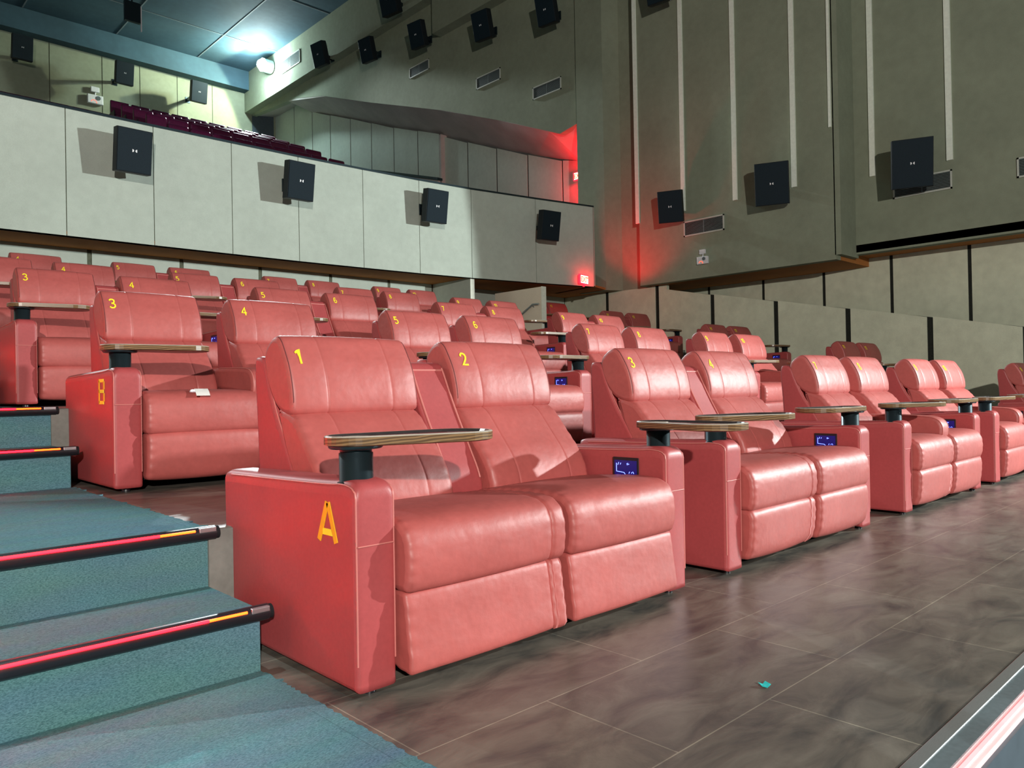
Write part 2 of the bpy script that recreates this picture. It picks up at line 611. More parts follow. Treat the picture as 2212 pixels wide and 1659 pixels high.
def number_on(name, s_, h, fn, m, parent, wd=.135, thick=.0012):
    """numerals drawn as flat ribbons of even stroke"""
    b = MB()
    wtot = len(s_)*.62-.06
    for ci, ch in enumerate(s_):
        for st in GL[ch]:
            p = []
            for i in range(len(st)-1):
                for t in (0, .5):
                    p.append((st[i][0]*(1-t)+st[i+1][0]*t, st[i][1]*(1-t)+st[i+1][1]*t))
            p.append(st[-1])
            L_, R2 = [], []
            for i, q in enumerate(p):
                a, c = p[max(0, i-1)], p[min(len(p)-1, i+1)]
                d = Vector((c[0]-a[0], c[1]-a[1])).normalized()
                # mitre at sharp corners
                d0 = Vector((q[0]-a[0], q[1]-a[1]))
                k = 1.0
                if 0 < i < len(p)-1 and d0.length > 0:
                    k = 1/max(.45, abs(d0.normalized().dot(d)))
                nn = Vector((-d.y, d.x))*wd/2*k
                ox = ci*.62-wtot/2
                L_.append(((q[0]+nn.x+ox)*h, (q[1]+nn.y)*h))
                R2.append(((q[0]-nn.x+ox)*h, (q[1]-nn.y)*h))
            n = len(p)
            vs = [fn(u, v, thick) for u, v in L_]+[fn(u, v, thick) for u, v in R2]+[fn(u, v, -thick) for u, v in L_]+[fn(u, v, -thick) for u, v in R2]
            fs = []
            for i in range(n-1):
                fs += [(i, i+1, n+i+1, n+i), (2*n+i, 3*n+i, 3*n+i+1, 2*n+i+1), (i, 2*n+i, 2*n+i+1, i+1), (n+i, n+i+1, 3*n+i+1, 3*n+i)]
            b.add(vs, fs)
    return b.build(name, m, parent)


def text_on(name, s, size, fn, m, parent=None, thick=0.0015):
    """fn(u, v, h) -> point; a slab of lettering with its edges"""
    vs, fs, be = text_mesh(s, size)
    b = MB()
    n = len(vs)
    P = [fn(v.x, v.y, thick) for v in vs]+[fn(v.x, v.y, -thick) for v in vs]
    b.add(P, list(fs)+[tuple(reversed([i+n for i in f])) for f in fs]+[(a, c, c+n, a+n) for a, c in be])
    me = bpy.data.meshes.new(name)
    me.from_pydata(b.v, [], b.f)
    me.materials.append(m)
    o = bpy.data.objects.new(name, me)
    COL.objects.link(o)
    if parent:
        o.parent = parent
    return o


# ================================================================== SETTING
PITCH_Y = 2.33
FRONT = [2.0+PITCH_Y*k for k in range(5)]
FZ = [0.0, 0.425, 0.865, 1.305, 1.745]
EDGE = [0.70]+[2.88+PITCH_Y*k for k in range(4)]+[13.5]
XR = 14.75
# tiers
for k in range(5):
    b = MB()
    y0, y1 = EDGE[k], EDGE[k+1]
    b.prism([(1.14, y0+.0), (XR, y0), (XR, y1), (1.14, y1)], FZ[k]-.60, FZ[k], 0)
    # pale concrete face of the tier, above the floor in front
    b.box((1.14, y0-.012, FZ[k]-.5), (XR, y0, FZ[k]-.004), 1)
    struct('floor', b, [FLOOR, CONC], 'dark brown tiled floor of seating row %s' % 'ABCDE'[k])
# carpeted aisle stairs on the left
b = MB()
XS = -3.5
for k in range(5):
    y0 = EDGE[k]
    b.box((XS, y0 if k else .70, FZ[k]-.6), (1.14, EDGE[k+1], FZ[k]+.006), 0)
    if k < 4:
        zs = (FZ[k]+FZ[k+1])/2
        b.box((XS, EDGE[k+1]-.43, FZ[k]-.3), (1.14, EDGE[k+1], zs), 0)
fl = struct('floor', b, CARPET, 'teal carpeted aisle steps left of the recliners')
# frayed carpet border lying over the tile
b = MB()
for k in range(4):
    y = EDGE[k]+.02
    yend = EDGE[k+1]-.44 if k < 4 else EDGE[k+1]
    vs = []
    while y < yend:
        vs.append((1.14+random.uniform(.0, .010)+(.02 if random.random() < .06 else 0), y))
        y += random.uniform(.008, .02)
    plan = [(1.10, EDGE[k]+.02), *vs, (1.10, yend)]
    b.prism(plan, FZ[k], FZ[k]+.0065)
tag(struct('trim_1', b, CARPET), None, None)
# lower floor in front of the row and the front nosing
b = MB()
b.box((XS, -6, -.62), (XR+2, .62, -.30))
struct('floor', b, CARPET, 'dark teal carpeted floor below the front edge')
nos = empty('floor_edge_light', (0, 0, 0))
tag(nos, 'grey floor edge strip with pink glowing line along the bottom right corner', 'step light')
b = MB()
b.box((1.14, .675, -.10), (XR, .712, .006))
b.build('metal_edge', ALU, nos, bevel=.003)
b = MB()
b.box((1.14, .628, -.16), (XR, .675, .002))
b.build('grey_tread', GREYTR, nos)
b = MB()
b.box((1.14, .590, -.18), (XR, .628, -.004), 0)
b.build('diffuser', PINK_SIDE, nos)
b = MB()
b.box((1.14, .604, -.01), (XR, .615, .001), 0)
b.build('led_strip', PINK_LED, nos)
b = MB()
b.box((XS, .58, -.62), (XR, .60, -.02))
struct('trim_2', b, DOORM)

# stair nosing lights
POS = [(EDGE[k+1]-.43, (FZ[k]+FZ[k+1])/2) if j == 0 else (EDGE[k+1], FZ[k+1]) for k in range(4) for j in (0, 1)]
names = ['lowest step', 'second step from the bottom', 'third step from the bottom', 'fourth step from the bottom', 'fifth step from the bottom', 'sixth step from the bottom', 'seventh step from the bottom', 'top step']
proto = None
for i, (y, z) in enumerate(POS[:6]):
    if proto is None:
        t = empty('step_light', (0, y, z))
        b = MB()
        b.tube([(XS, -.004, -.012), (1.165, -.004, -.012)], .027, n=16)
        b.build('housing', BLACKPL, t)
        b = MB()
        b.tube([(XS, -.0275, .004), (.96, -.0275, .004)], .0050, n=8)
        b.build('led_strip', RED_LED, t)
        b = MB()
        b.tube([(.96, -.0275, .004), (1.085, -.0275, .004)], .0046, n=8)
        b.build('led_strip_end', RED_LED2, t)
        b = MB()
        b.tube([(1.165, -.004, -.012), (1.178, -.004, -.012)], .024, n=16)
        b.build('end_cap', BLACKFAB, t)
        b = MB()
        b.box((1.10, -.031, -.006), (1.163, -.010, .012))
        b.build('end_plate', ALU, t, bevel=.003)
        index_kids()
        proto = t
    else:
        t = copy_tree(proto)
        t.location = (0, y, z)
    tag(t, 'red glowing tube light along the nosing of the %s' % names[i], 'step light', 'red lights on the aisle steps')


def panels(b, pts, z0, z1, gap, t, side, mi=0, gi=1):
    """panels between plan points; z0,z1 functions of index or numbers; side = +1 thickness to the left of the direction"""
    for i in range(len(pts)-1):
        a, c = Vector((*pts[i], 0)), Vector((*pts[i+1], 0))
        d = (c-a).normalized()
        nrm = Vector((-d.y, d.x, 0))*side
        p0, p1 = a+d*gap/2, c-d*gap/2
        za0 = z0(i) if callable(z0) else z0
        zb0 = z0(i+1) if callable(z0) else z0
        za = z1(i) if callable(z1) else z1
        zb = z1(i+1) if callable(z1) else z1
        pl = [p0, p1, p1+nrm*t, p0+nrm*t]
        b.prism([(q.x, q.y) for q in pl], [za0, zb0, zb0, za0], [za, zb, zb, za], mi)
        o = nrm*.016
        pl = [a+o, c+o, c+nrm*(t+.02), a+nrm*(t+.02)]
        b.prism([(q.x, q.y) for q in pl], [za0, zb0, zb0, za0], [za-.001, zb-.001, zb-.001, za-.001], gi)


ZS = 3.286
# back wall of the lower level
xs = [-7.8, -6.38, -4.96, -3.54, -2.12, -.7, .72, 2.10, 3.531, 4.971, 6.40, 7.87, 9.257, 10.42]
b = MB()
panels(b, [(x, 13.5) for x in xs], 1.2, ZS, .07, .1, +1)
struct('wall_back', b, [FACADE, OLIVE], 'pale panelled wall under the balcony behind the last recliner row')
b = MB()
panels(b, [(x, 13.5) for x in (11.45, 13.0, 14.75)], 1.2, ZS, .07, .1, +1)
struct('wall_back', b, [FACADE, GAP], 'pale panelled wall under the balcony right of the doorway')
# passage behind
b = MB()
b.box((10.3, 16.2, 1.2), (11.7, 16.4, ZS))
b.box((10.42, 13.62, 1.2), (10.5, 16.2, ZS))
b.box((11.42, 13.62, 1.2), (11.5, 16.2, ZS))
struct('wall_back', b, SOFFIT, 'brown passage wall behind the lower level')
# partitions either side of the passage
b = MB()
b.box((10.42, 12.22, 1.5), (10.52, 13.5, ZS), 0)
b.box((10.415, 12.205, 1.5), (10.525, 12.22, ZS), 1)
struct('wall_partition', b, [FACADE, BATTEN], 'pale partition with white end left of the passage under the balcony')
b = MB()
b.box((11.30, 11.0, 1.2), (11.42, 12.42, 3.035), 0)
b.box((11.295, 10.985, 1.2), (11.425, 11.0, 3.04), 1)
struct('wall_partition', b, [PART, BATTEN], 'beige low partition with white end right of the passage under the balcony')
t = empty('handrail', (11.26, 11.6, 2.3))
tag(t, 'short grey metal handrail fixed to the beige partition under the balcony', 'handrail')
b = MB()
b.tube([(0, -.55, .38), (0, -.38, .385), (0, .25, 0.04)], .022, n=10)
b.build('rail', ALU, t)
for yy, zz in ((-.38, .36), (.1, .11)):
    b = MB()
    b.tube([(0, yy, zz), (.045, yy, zz-.03)], .01)
    b.build('bracket', ALU, t)

# soffits
b = MB()
b.prism([(-8, 12.42), (6.6, 12.40), (7.9, 12.33), (9.14, 12.26), (10.37, 12.13), (11.9, 11.9), (13.56, 11.56), (14.3, 11.8), (16.3, 11.8), (16.3, 16.4), (-8, 16.4)], ZS, ZS+.05)
b.box((-8, 12.6, ZS+.05), (13.5, 16.4, 3.95))
b.prism([(14.60, 7.05), (16.3, 7.05), (16.3, 11.8), (14.92, 11.8), (14.92, 10.8), (14.60, 10.8)], ZS, ZS+.05)
b.prism([(14.6, 6.27), (16.0, 6.27), (16.0, 7.05), (14.6, 7.05)], ZS, ZS+.2)
b.prism([(15.1, -6), (16.3, -6), (16.3, 6.27), (15.1, 6.27)], 3.46, 3.6)
struct('ceiling', b, SOFFIT, 'dark brown underside of the balcony')

# balcony front
def fac(pts):
    b = MB()
    panels(b, pts, ZS-.02, 5.105, .012, .12, +1)
    return b


fpts = [(-8.2, 12.42), (-6.9, 12.42), (-5.65, 12.42), (-4.4, 12.42), (-3.15, 12.42), (-1.9, 12.42), (-.7, 12.42), (.5, 12.41), (1.72, 12.40), (2.95, 12.39), (4.16, 12.39), (5.40, 12.385), (6.60, 12.37), (7.89, 12.31), (9.14, 12.235), (10.38, 12.10), (12.0, 11.82), (13.56, 11.50)]
b = fac(fpts)
b.prism([(13.56, 11.50), (13.66, 11.54), (13.9, 13.0), (13.8, 13.0)], ZS, 5.105, 0)
struct('wall_balcony_front', b, [FACADE, OLIVE], 'pale grey-green panelled front of the balcony')
b = MB()
for i in range(len(fpts)-1):
    a, c = fpts[i], fpts[i+1]
    b.prism([(a[0], a[1]-.02), (c[0]+.02*(i == len(fpts)-2), c[1]-.02), (c[0], c[1]+.15), (a[0], a[1]+.15)], 5.105, 5.140)
struct('trim_3', b, METAL_DK)

# right: guard wall beside the seats
gy = [13.59, 12.10, 10.60, 9.14, 7.66, 6.195, 4.75, 3.30, 1.85, .40, -1.05]


def gz(i):
    y = gy[i]
    return ZS if i <= 1 else 2.93+.193*(y-9.14)


b = MB()
for i in range(len(gy)-1):
    ya, yb = gy[i], gy[i+1]
    za, zb = gz(i), gz(i+1)
    if i == 0:
        za = zb = ZS
    if i < 2:
        b.prism([(XR, ya-.05), (XR, yb+.05), (XR+.1, yb+.05), (XR+.1, ya-.05)], 0, ZS, 0)
        b.prism([(XR+.02, ya), (XR+.02, yb), (XR+.12, yb), (XR+.12, ya)], 0, ZS-.004, 1)
        continue
    if i == 2:
        b.prism([(XR, ya-.05), (XR, 10.33), (XR+.1, 10.33), (XR+.1, ya-.05)], 0, ZS, 0)
        ya, za = 10.38, 3.17
    b.prism([(XR, ya-.05), (XR, yb+.05), (XR+.1, yb+.05), (XR+.1, ya-.05)], 0, [za, zb, zb, za], 0)
    b.prism([(XR+.02, ya), (XR+.02, yb), (XR+.12, yb), (XR+.12, ya)], 0, [za-.004, zb-.004, zb-.004, za-.004], 1)
struct('wall_right', b, [BEIGE, GAP], 'beige sloping guard wall with black vertical gaps beside the recliners')
# outer wall behind it
oy = [13.6+.0, 12.8, 11.4, 10.0, 8.60, 7.21, 5.84, 4.45, 3.05, 1.65, .25, -1.15]
b = MB()
panels(b, [(16.0, y) for y in oy], -.3, 3.47, .065, .1, +1)
struct('wall_right', b, [BEIGE, GAP], 'outer grey-green panelled wall with black gaps beyond the guard wall')

# upper right wall
H1 = 14.42
b = MB()
# section 1, y 6.25..10.85
b.prism([(14.62, 6.25), (14.62, 10.82), (14.42, 10.82), (14.42, 6.25)], ZS-.01, H1)
b.prism([(14.9, 10.75), (14.9, 11.62), (14.74, 11.62), (14.74, 10.75)], ZS-.01, H1)
b.prism([(14.42, 10.80), (14.78, 10.80), (14.78, 10.9), (14.5, 10.9)], ZS-.01, H1)
b.prism([(14.33, 11.77), (14.76, 11.58), (14.76, 11.8), (14.45, 12.64), (14.36, 12.64)], ZS-.01, H1)
struct('wall_right', b, UPWALL, 'tall taupe side wall above the guard wall, panel with five pale battens')
b = MB()
b.prism([(14.42, 6.15), (15.2, 6.15), (15.2, 6.27), (14.42, 6.27)], 3.36, H1)
b.prism([(15.1, -6), (15.3, -6), (15.3, 6.2), (15.1, 6.2)], 3.42, H1)
struct('wall_right', b, UPWALL, 'tall dark green-grey side wall at the right edge, set back from its neighbour')
# battens
fins = [(10.85, 4.73, 14.42), (9.60, 4.79, 14.42), (8.33, 4.79, 14.42), (7.04, 4.80, 14.42), (6.31, 5.79, 14.42), (5.81, 4.87, 15.1), (4.47, 4.87, 15.1), (3.1, 4.87, 15.1)]
for k, (y, z, x) in enumerate(fins):
    b = MB()
    wd = .05 if k == 4 else .10
    b.box((x-.035, y-wd/2, z), (x+.01, y+wd/2, H1))
    struct('trim_%d' % (k+4), b, BATTEN)
# balcony side: wall over the opening
rk = [(12.64, 7.58), (13.3, 7.46), (15.2, 8.27), (18.1, 9.40), (22.0, 10.75), (25.1, 11.88), (27.2, 12.40), (31.0, 12.75)]
b = MB()
for i in range(len(rk)-1):
    (ya, za), (yb, zb) = rk[i], rk[i+1]
    b.prism([(14.45, yb), (14.45, ya), (14.65, ya), (14.65, yb)], [zb, za, za, zb], H1)
struct('wall_right', b, UPWALL, 'upper balcony side wall with slanted lower edge')
b = MB()
b.prism([(14.12, 31), (14.12, 18.1), (14.46, 18.1), (14.46, 31)], 12.80, H1)
b.prism([(14.12, 18.1), (14.12, 12.3), (14.46, 12.3), (14.46, 18.1)], 11.62, H1)
struct('wall_right', b, UPWALL, 'projecting top band of the balcony side wall under the ceiling')
# slanted soffit over the balcony side aisle
inner = [(12.64, 15.66, 6.85), (13.66, 15.66, 6.94), (15.70, 15.66, 7.66), (18.37, 15.66, 8.68), (19.60, 15.66, 9.17), (22.13, 15.5, 10.09), (24.95, 15.5, 11.17), (27.79, 15.5, 12.20), (29.2, 15.5, 13.0), (31.0, 15.5, 13.0)]


def rz(y):
    for (ya, za), (yb, zb) in zip(rk, rk[1:]):
        if ya <= y <= yb:
            return za+(zb-za)*(y-ya)/(yb-ya)
    return rk[-1][1]


b = MB()
for (ya, xa, za), (yb, xb, zb) in zip(inner, inner[1:]):
    p = [(14.46, ya, rz(ya)), (xa+.3, ya, za), (xb+.3, yb, zb), (14.46, yb, rz(yb))]
    q = [(u, v, w+.15) for u, v, w in p]
    b.add(p+q, [(0, 1, 2, 3), (4, 7, 6, 5), (0, 4, 5, 1), (1, 5, 6, 2), (2, 6, 7, 3), (3, 7, 4, 0)])
struct('ceiling', b, SOFFIT2, 'slanted soffit over the balcony side aisle')
# pale side wall of the balcony
def itz(y, far):
    s = [q for q in inner if (q[1] == 15.5) == far]
    if far:
        s = [(19.6, 15.5, 9.24)]+s
    for (ya, _, za), (yb, _, zb) in zip(s, s[1:]):
        if ya <= y <= yb:
            return za+(zb-za)*(y-ya)/(yb-ya)+.06
    return s[0][2] if y < s[0][0] else s[-1][2]


def rakez(y):
    return 4.0+.395*(y-13.2)


yn = [12.3, 13.0, 14.345, 15.70, 17.03, 18.38, 19.60]
b = MB()
panels(b, [(15.66, y) for y in yn], lambda i: rakez(yn[i])-1.2, lambda i: itz(yn[i], False), .05, .1, -1)
yf = [19.60, 20.77, 22.16, 23.56, 24.97, 26.42, 27.82, 29.32, 31.07]
panels(b, [(15.5, y) for y in yf], lambda i: rakez(yf[i])-1.2, lambda i: itz(yf[i], True), .05, .1, -1)
b.box((15.5, 19.52, 6), (15.75, 19.60, 9.27), 2)
struct('wall_right', b, [FACADE, GAP, SOFFIT2], 'pale panelled side wall of the balcony with black gaps')
b = MB()
b.prism([(15.1, 19.2), (15.2, 19.2), (15.2, 23.3), (15.1, 23.3)], [6.6, 6.6, 8.0, 8.0], [7.62, 7.62, 8.83, 8.83], 0)
b.prism([(15.05, 19.15), (15.25, 19.15), (15.25, 23.4), (15.05, 23.4)], [7.62, 7.62, 8.83, 8.83], [7.70, 7.70, 8.93, 8.93], 1)
struct('wall_partition', b, [SOFFIT2, METAL_DK], 'low parapet with dark cap on the balcony side stairs')
# balcony deck
b = MB()
ys = [12.6+1.0*i for i in range(19)]
for i in range(len(ys)-1):
    b.box((-8, ys[i], 3.9), (15.6, ys[i+1], max(4.0, rakez(ys[i])-.35)))
struct('floor', b, DOORM, 'stepped dark floor of the balcony')
# back wall of the balcony
b = MB()
xw = [-8]+[x for x in (-5, -3.3, -1.6, .1, 1.8, 3.5, 5.2, 6.9, 8.62, 9.95, 11.35, 12.75)]+[14.45]
panels(b, [(x, 31.0) for x in xw], 8, H1, .03, .12, +1, 0, 1)
b.box((15.42, 31.0, 8), (16.3, 31.12, H1), 0)
struct('wall_back', b, [UPWALL, OLIVE], 'greenish back wall of the balcony lit by the floodlight')
b = MB()
b.box((-8, 30.55, 13.62), (14.2, 31.0, H1))
struct('ceiling', b, CEIL, 'bulkhead under the ceiling along the balcony back wall')
b = MB()
b.box((14.45, 31.0, 8), (15.42, 31.1, 13.1))
struct('door_1', b, DOORM, 'dark doorway in the far right corner of the balcony')
b = MB()
b.box((14.45, 30.98, 13.1), (15.5, 31.1, H1))
struct('wall_back', b, UPWALL, 'wall over the dark doorway')
# ceiling
b = MB()
b.box((-8.3, -6, 14.40), (16.5, 31.2, 14.6), 0)
for x in range(-6, 15, 3):
    b.box((x-.02, -6, 14.385), (x+.02, 30.5, 14.40), 1)
for y in range(-4, 30, 4):
    b.box((-8, y-.02, 14.385), (14.2, y+.02, 14.40), 1)
cs = mat('ceiling_seam', (0.16, 0.20, 0.22), .7, noise=[(10, .1)])
struct('ceiling', b, [CEIL, cs], 'dark blue ceiling with pale seams')
# left wall and bits outside the frame
b = MB()
b.box((-8.3, -6, -.6), (-8.1, 31.2, 14.5))
struct('wall_left', b, UPWALL, 'left side wall outside the picture')


# ================================================================== RECLINERS
AW = .145   # arm width
UW = 1.73   # unit width
HEAD = [(.80, .872), (.735, .846), (.672, .846), (.669, .90), (.676, .95), (.698, 1.03), (.742, 1.105), (.772, 1.148), (.81, 1.160), (.865, 1.135), (.907, 1.088), (.897, 1.0), (.85, .92)]
LOWB = [(.80, .880), (.745, .868), (.70, .856), (.648, .832), (.603, .782), (.545, .712), (.485, .645), (.442, .570), (.425, .485), (.50, .45), (.62, .52), (.74, .70)]
SHELL = [(.99, 1.075), (.93, 1.085), (.885, 1.06), (.86, .98), (.80, .84), (.70, .70), (.62, .56), (.60, .40), (.60, .10), (.92, .08), (.955, .45), (.965, .80)]
SEATP = [(.56, .46), (.50, .505), (.30, .524), (.12, .534), (-.01, .526), (-.060, .475), (-.068, .39), (-.058, .320), (-.040, .302), (.0, .300), (.15, .32), (.45, .34)]
FOOTP = [(.08, .296), (.02, .303), (-.028, .303), (-.040, .286), (-.054, .17), (-.068, .075), (-.060, .050), (-.01, .054), (.06, .07), (.08, .16)]


def profile_pts(prof, ds=.01):
    p = resample(chaikin(prof, 2), ds)
    return p


HP = profile_pts(HEAD, .006)


def head_at(z):
    """front y of the headrest at height z, and outward normal in (y,z)"""
    best = None
    n = len(HP)
    for i in range(n):
        a, c = HP[i], HP[(i+1) % n]
        if (a[1]-z)*(c[1]-z) <= 0 and a[1] != c[1]:
            t = (z-a[1])/(c[1]-a[1])
            y = a[0]+(c[0]-a[0])*t
            if best is None or y < best[0]:
                d = Vector((c[0]-a[0], c[1]-a[1])).normalized()
                nn = Vector((-d.y, d.x))
                if nn.x > 0:
                    nn = -nn
                best = (y, nn)
    return best


BULGE_H = .006
unit_proto = None
SEAT_X = [(.150, .742, .80), (.952, 1.572, 1.58)]      # x0, x1 of back
FRONT_X = [(.150, .795), (.902, 1.572)]


def piping(b, prof, x, mi=0, r=.0028, off=.001, rng=None, smooth_n=2):
    p = resample(chaikin(prof, smooth_n), .02)
    if rng:
        p = [q for q in p if rng(q)]
    b.tube([(x, y, z) for y, z in p]+([] if rng else [(x, p[0][0], p[0][1])]), r, mi, n=5, cap=False)


def make_unit():
    t = empty('recliner_sofa')
    # arms
    ARM = [(.0, .025), (-.002, .30), (-.002, .60), (.012, .648), (.055, .672), (.12, .668), (.45, .655), (.93, .642), (.945, .30), (.93, .025)]
    # chaikin rounds the sharp foot: double the corner points
    ARM2 = [(.0, .022), (0, .022), (0, .022), (-.002, .3), (-.002, .57), (-.004, .652), (.075, .664), (.14, .656), (.45, .648), (.92, .638), (.945, .634), (.945, .60), (.94, .3), (.935, .022), (.935, .022), (.935, .022)]
    for x0, s in ((0, 'l'), (UW-AW, 'r')):
        b = MB()
        cushion(b, ARM2, x0, x0+AW, r=.016, bulge=.002, ds=.02)
        RR = .036
        for vi, (vx, vy, vz) in enumerate(b.v):
            dx = min(vx-x0, x0+AW-vx)
            if dx < RR and vz > .56:
                k = min(1, (vz-.56)/.07)
                b.v[vi] = (vx, vy, vz-k*(RR-math.sqrt(max(0, RR*RR-(RR-dx)**2)))*.85)
        arm = b.build('armrest', LEATHER_SIDE, t)
        for xx in (x0+.005, x0+AW-.005):
            b = MB()
            piping(b, [(y+.003 if y < .5 else y, z-.015 if z > .6 else z) for y, z in ARM2], xx, rng=lambda q: q[1] > .10 and q[0] < .90 and (q[0] < .3 or q[1] > .5), r=.0032)
            b.build('piping', PIPING, arm)
        b = MB()
        b.tube([(x0+.008, -.003, .462), (x0+AW-.008, -.003, .462)], .0028, n=5)
        b.build('front_seam', PIPING, arm)
        for yy in (.05, .88):
            b = MB()
            b.lathe((x0+AW/2, yy, 0), [(.022, 0), (.022, .022), (.016, .03)], n=10)
            b.build('foot', BLACKPL, t)
        # tray post
        b = MB()
        px, py = (x0+.065, .09) if s == 'l' else (x0+.078, .09)
        b.lathe((px, py, .642), [(.060, 0), (.060, .008), (.0535, .012), (.0535, .098), (.050, .100), (.050, .108)], n=32)
        post = b.build('tray_post', METAL_DK, t)
        tr = make_tray(t)
        tr.location = (px, py, .754)
        tr['side'] = s
    # base box
    b = MB()
    b.box((AW+.005, .07, .05), (UW-AW-.005, .90, .30))
    b.build('base_frame', BLACKFAB, t)
    for k in (0, 1):
        bx0, bx1, _ = SEAT_X[k]
        fx0, fx1 = FRONT_X[k]
        b = MB()
        cushion(b, SHELL, bx0-.003, bx1+.003, r=.018, ds=.025)
        sh = b.build('back_shell', LEATHER_SIDE, t)
        for xx in (bx0+.006, bx1-.006):
            b = MB()
            piping(b, SHELL, xx, rng=lambda q: q[0] < .9 and q[1] > .6, r=.0035)
            b.build('piping', PIPING, sh)
        sm = (bx0+.155, bx1-.135)
        b = MB()
        cushion(b, LOWB, bx0, bx1, r=.026, bulge=.008, seams=sm, wr=(.0015, .0015))
        b.build('backrest', LEATHER, t)
        b = MB()
        cushion(b, HEAD, bx0, bx1, r=.022, bulge=BULGE_H, seams=sm, ds=.012)
        hd = b.build('headrest', LEATHER, t)
        b = MB()
        hh = resample(chaikin(HEAD, 2), .02)
        cy = sum(q[0] for q in hh)/len(hh)
        cz = sum(q[1] for q in hh)/len(hh)
        for xx in (bx0+.010, bx1-.010):
            pp = [(xx, cy+(y-cy)*.945, cz+(z-cz)*.965) for y, z in hh]
            pp = [q for q in pp if q[1] < .80]
            pp.sort(key=lambda q: q[2])
            b = MB()
            b.tube([(q[0], q[1]-.003, q[2]) for q in pp], .0022, n=5)
            b.build('seam', SEAM, hd)
        b = MB()
        cushion(b, SEATP, fx0, fx1, r=.022, bulge=.007, wr=(.0020, .0010), ds=.011, seams=())
        b.build('seat', LEATHER, t)
        b = MB()
        cushion(b, FOOTP, fx0+.003, fx1-.003, r=.012, bulge=.005, wr=(.0016, .0005), ds=.011)
        b.build('footrest', LEATHER, t)
    # centre: narrow seat strip, leg strip, folded panel
    b = MB()
    cushion(b, [(y+.012 if y < .1 else y, z-.004) for y, z in SEATP], .800, .880, r=.018, bulge=.003, wr=(.0018, .0018))
    b.build('center_seat_strip', LEATHER, t)
    b = MB()
    cushion(b, [(y+.012 if y < .0 else y, z-.004) for y, z in FOOTP], .802, .878, r=.018, bulge=.006, wr=(.002, .002))
    b.build('center_leg_strip', LEATHER, t)
    b = MB()
    CP = [(.93, 1.04), (.86, 1.06), (.775, 1.058), (.752, 1.03), (.672, .86), (.578, .70), (.485, .54), (.50, .42), (.90, .40), (.955, .8)]
    cushion(b, CP, .748, .948, r=.016, ds=.025)
    # raised border of the folded panel
    cpn = b.build('center_back_panel', LEATHER_SIDE, t)
    for xx in (.763, .932):
        b = MB()
        piping(b, [(y-.004, z) for y, z in CP], xx, rng=lambda q: q[0] < .77 and q[1] > .55 and q[1] < 1.035, r=.005)
        b.build('piping', PIPING, cpn)
    b = MB()
    b.tube([(.763, .752, 1.022), (.932, .752, 1.022)], .006, n=6)
    b.build('piping', PIPING, cpn)
    # control panels on the inner sides
    for x, sg, rz_ in ((AW, 1, 0), (UW-AW, -1, 0)):
        b = MB()
        b.box((min(x-.004, x+sg*.008), .140, .508), (max(x-.004, x+sg*.008), .288, .606))
        cp = b.build('control_panel', BLACKPL, t, bevel=.004)
        X = x+sg*.0085
        b = MB()
        b.box((X-.001, .150, .518), (X+.001, .278, .592))
        b.build('glow_plate', BLUE_PANEL, cp)
        b = MB()
        # pictograms as seen on the right arm (y decreases towards the right of the panel)
        def seg(y0, z0, y1, z1, r=.0016):
            b.tube([(X+sg*.001, y0, z0), (X+sg*.001, y1, z1)], r, n=5)
        for q in ((.266, .578, .266, .540), (.266, .540, .222, .536), (.222, .536, .214, .526), (.258, .570, .252, .582), (.244, .572, .240, .580), (.205, .572, .192, .576), (.206, .577, .198, .580), (.194, .533, .190, .541), (.180, .534, .176, .540), (.166, .533, .172, .542)):
            seg(*q)
        b.build('icon', BLUE_ICON, cp)
    return t


def tray_outline(r0, r1, L, n=14, inset=0):
    """plan outline: small round end at the post, wide round end at distance L along +x"""
    r0, r1 = r0-inset, r1-inset
    al = math.asin((r1-r0)/L)
    pts = []
    for i in range(n+1):
        a = -(math.pi/2+al)+(math.pi+2*al)*i/n
        pts.append((L+r1*math.cos(a), r1*math.sin(a)))
    for i in range(n+1):
        a = (math.pi/2+al)+(math.pi-2*al)*i/n
        pts.append((r0*math.cos(a), r0*math.sin(a)))
    return pts


def make_tray(parent):
    b = MB()
    o = tray_outline(.098, .135, .335)
    n = len(o)
    i1 = tray_outline(.098, .135, .335, inset=.003)
    i2 = tray_outline(.098, .135, .335, inset=.011)
    rings = [(i2, -.002, 0), (o, .002, 0), (o, .026, 0), (i1, .030, 1), (i2, .030, 1), (tray_outline(.098, .135, .335, inset=.016), .022, 2)]
    vs = []
    for pl, z, _ in rings:
        vs += [(x, y, z) for x, y in pl]
    for j in range(len(rings)-1):
        fs = [(j*n+i, j*n+(i+1) % n, (j+1)*n+(i+1) % n, (j+1)*n+i) for i in range(n)]
        b.add(vs, fs, rings[j+1][2] if j else 0)
    b.add(vs[:n], [tuple(range(n-1, -1, -1))], 0)
    b.add(vs[-n:], [tuple(range(n))], 2)
    tr = b.build('tray', [WOOD, TRAYRIM, TRAYTOP], parent)
    b = MB()
    b.lathe((0, 0, -.012), [(.080, 0), (.085, .004), (.085, .011)], n=28)
    b.build('collar', METAL_DK, tr)
    b = MB()
    b.lathe((0.0, 0, .0215), [(.047, 0), (.047, .003), (.039, .003), (.036, .0005)], n=28)
    b.build('cup_recess', TRAYRIM, tr)
    return tr


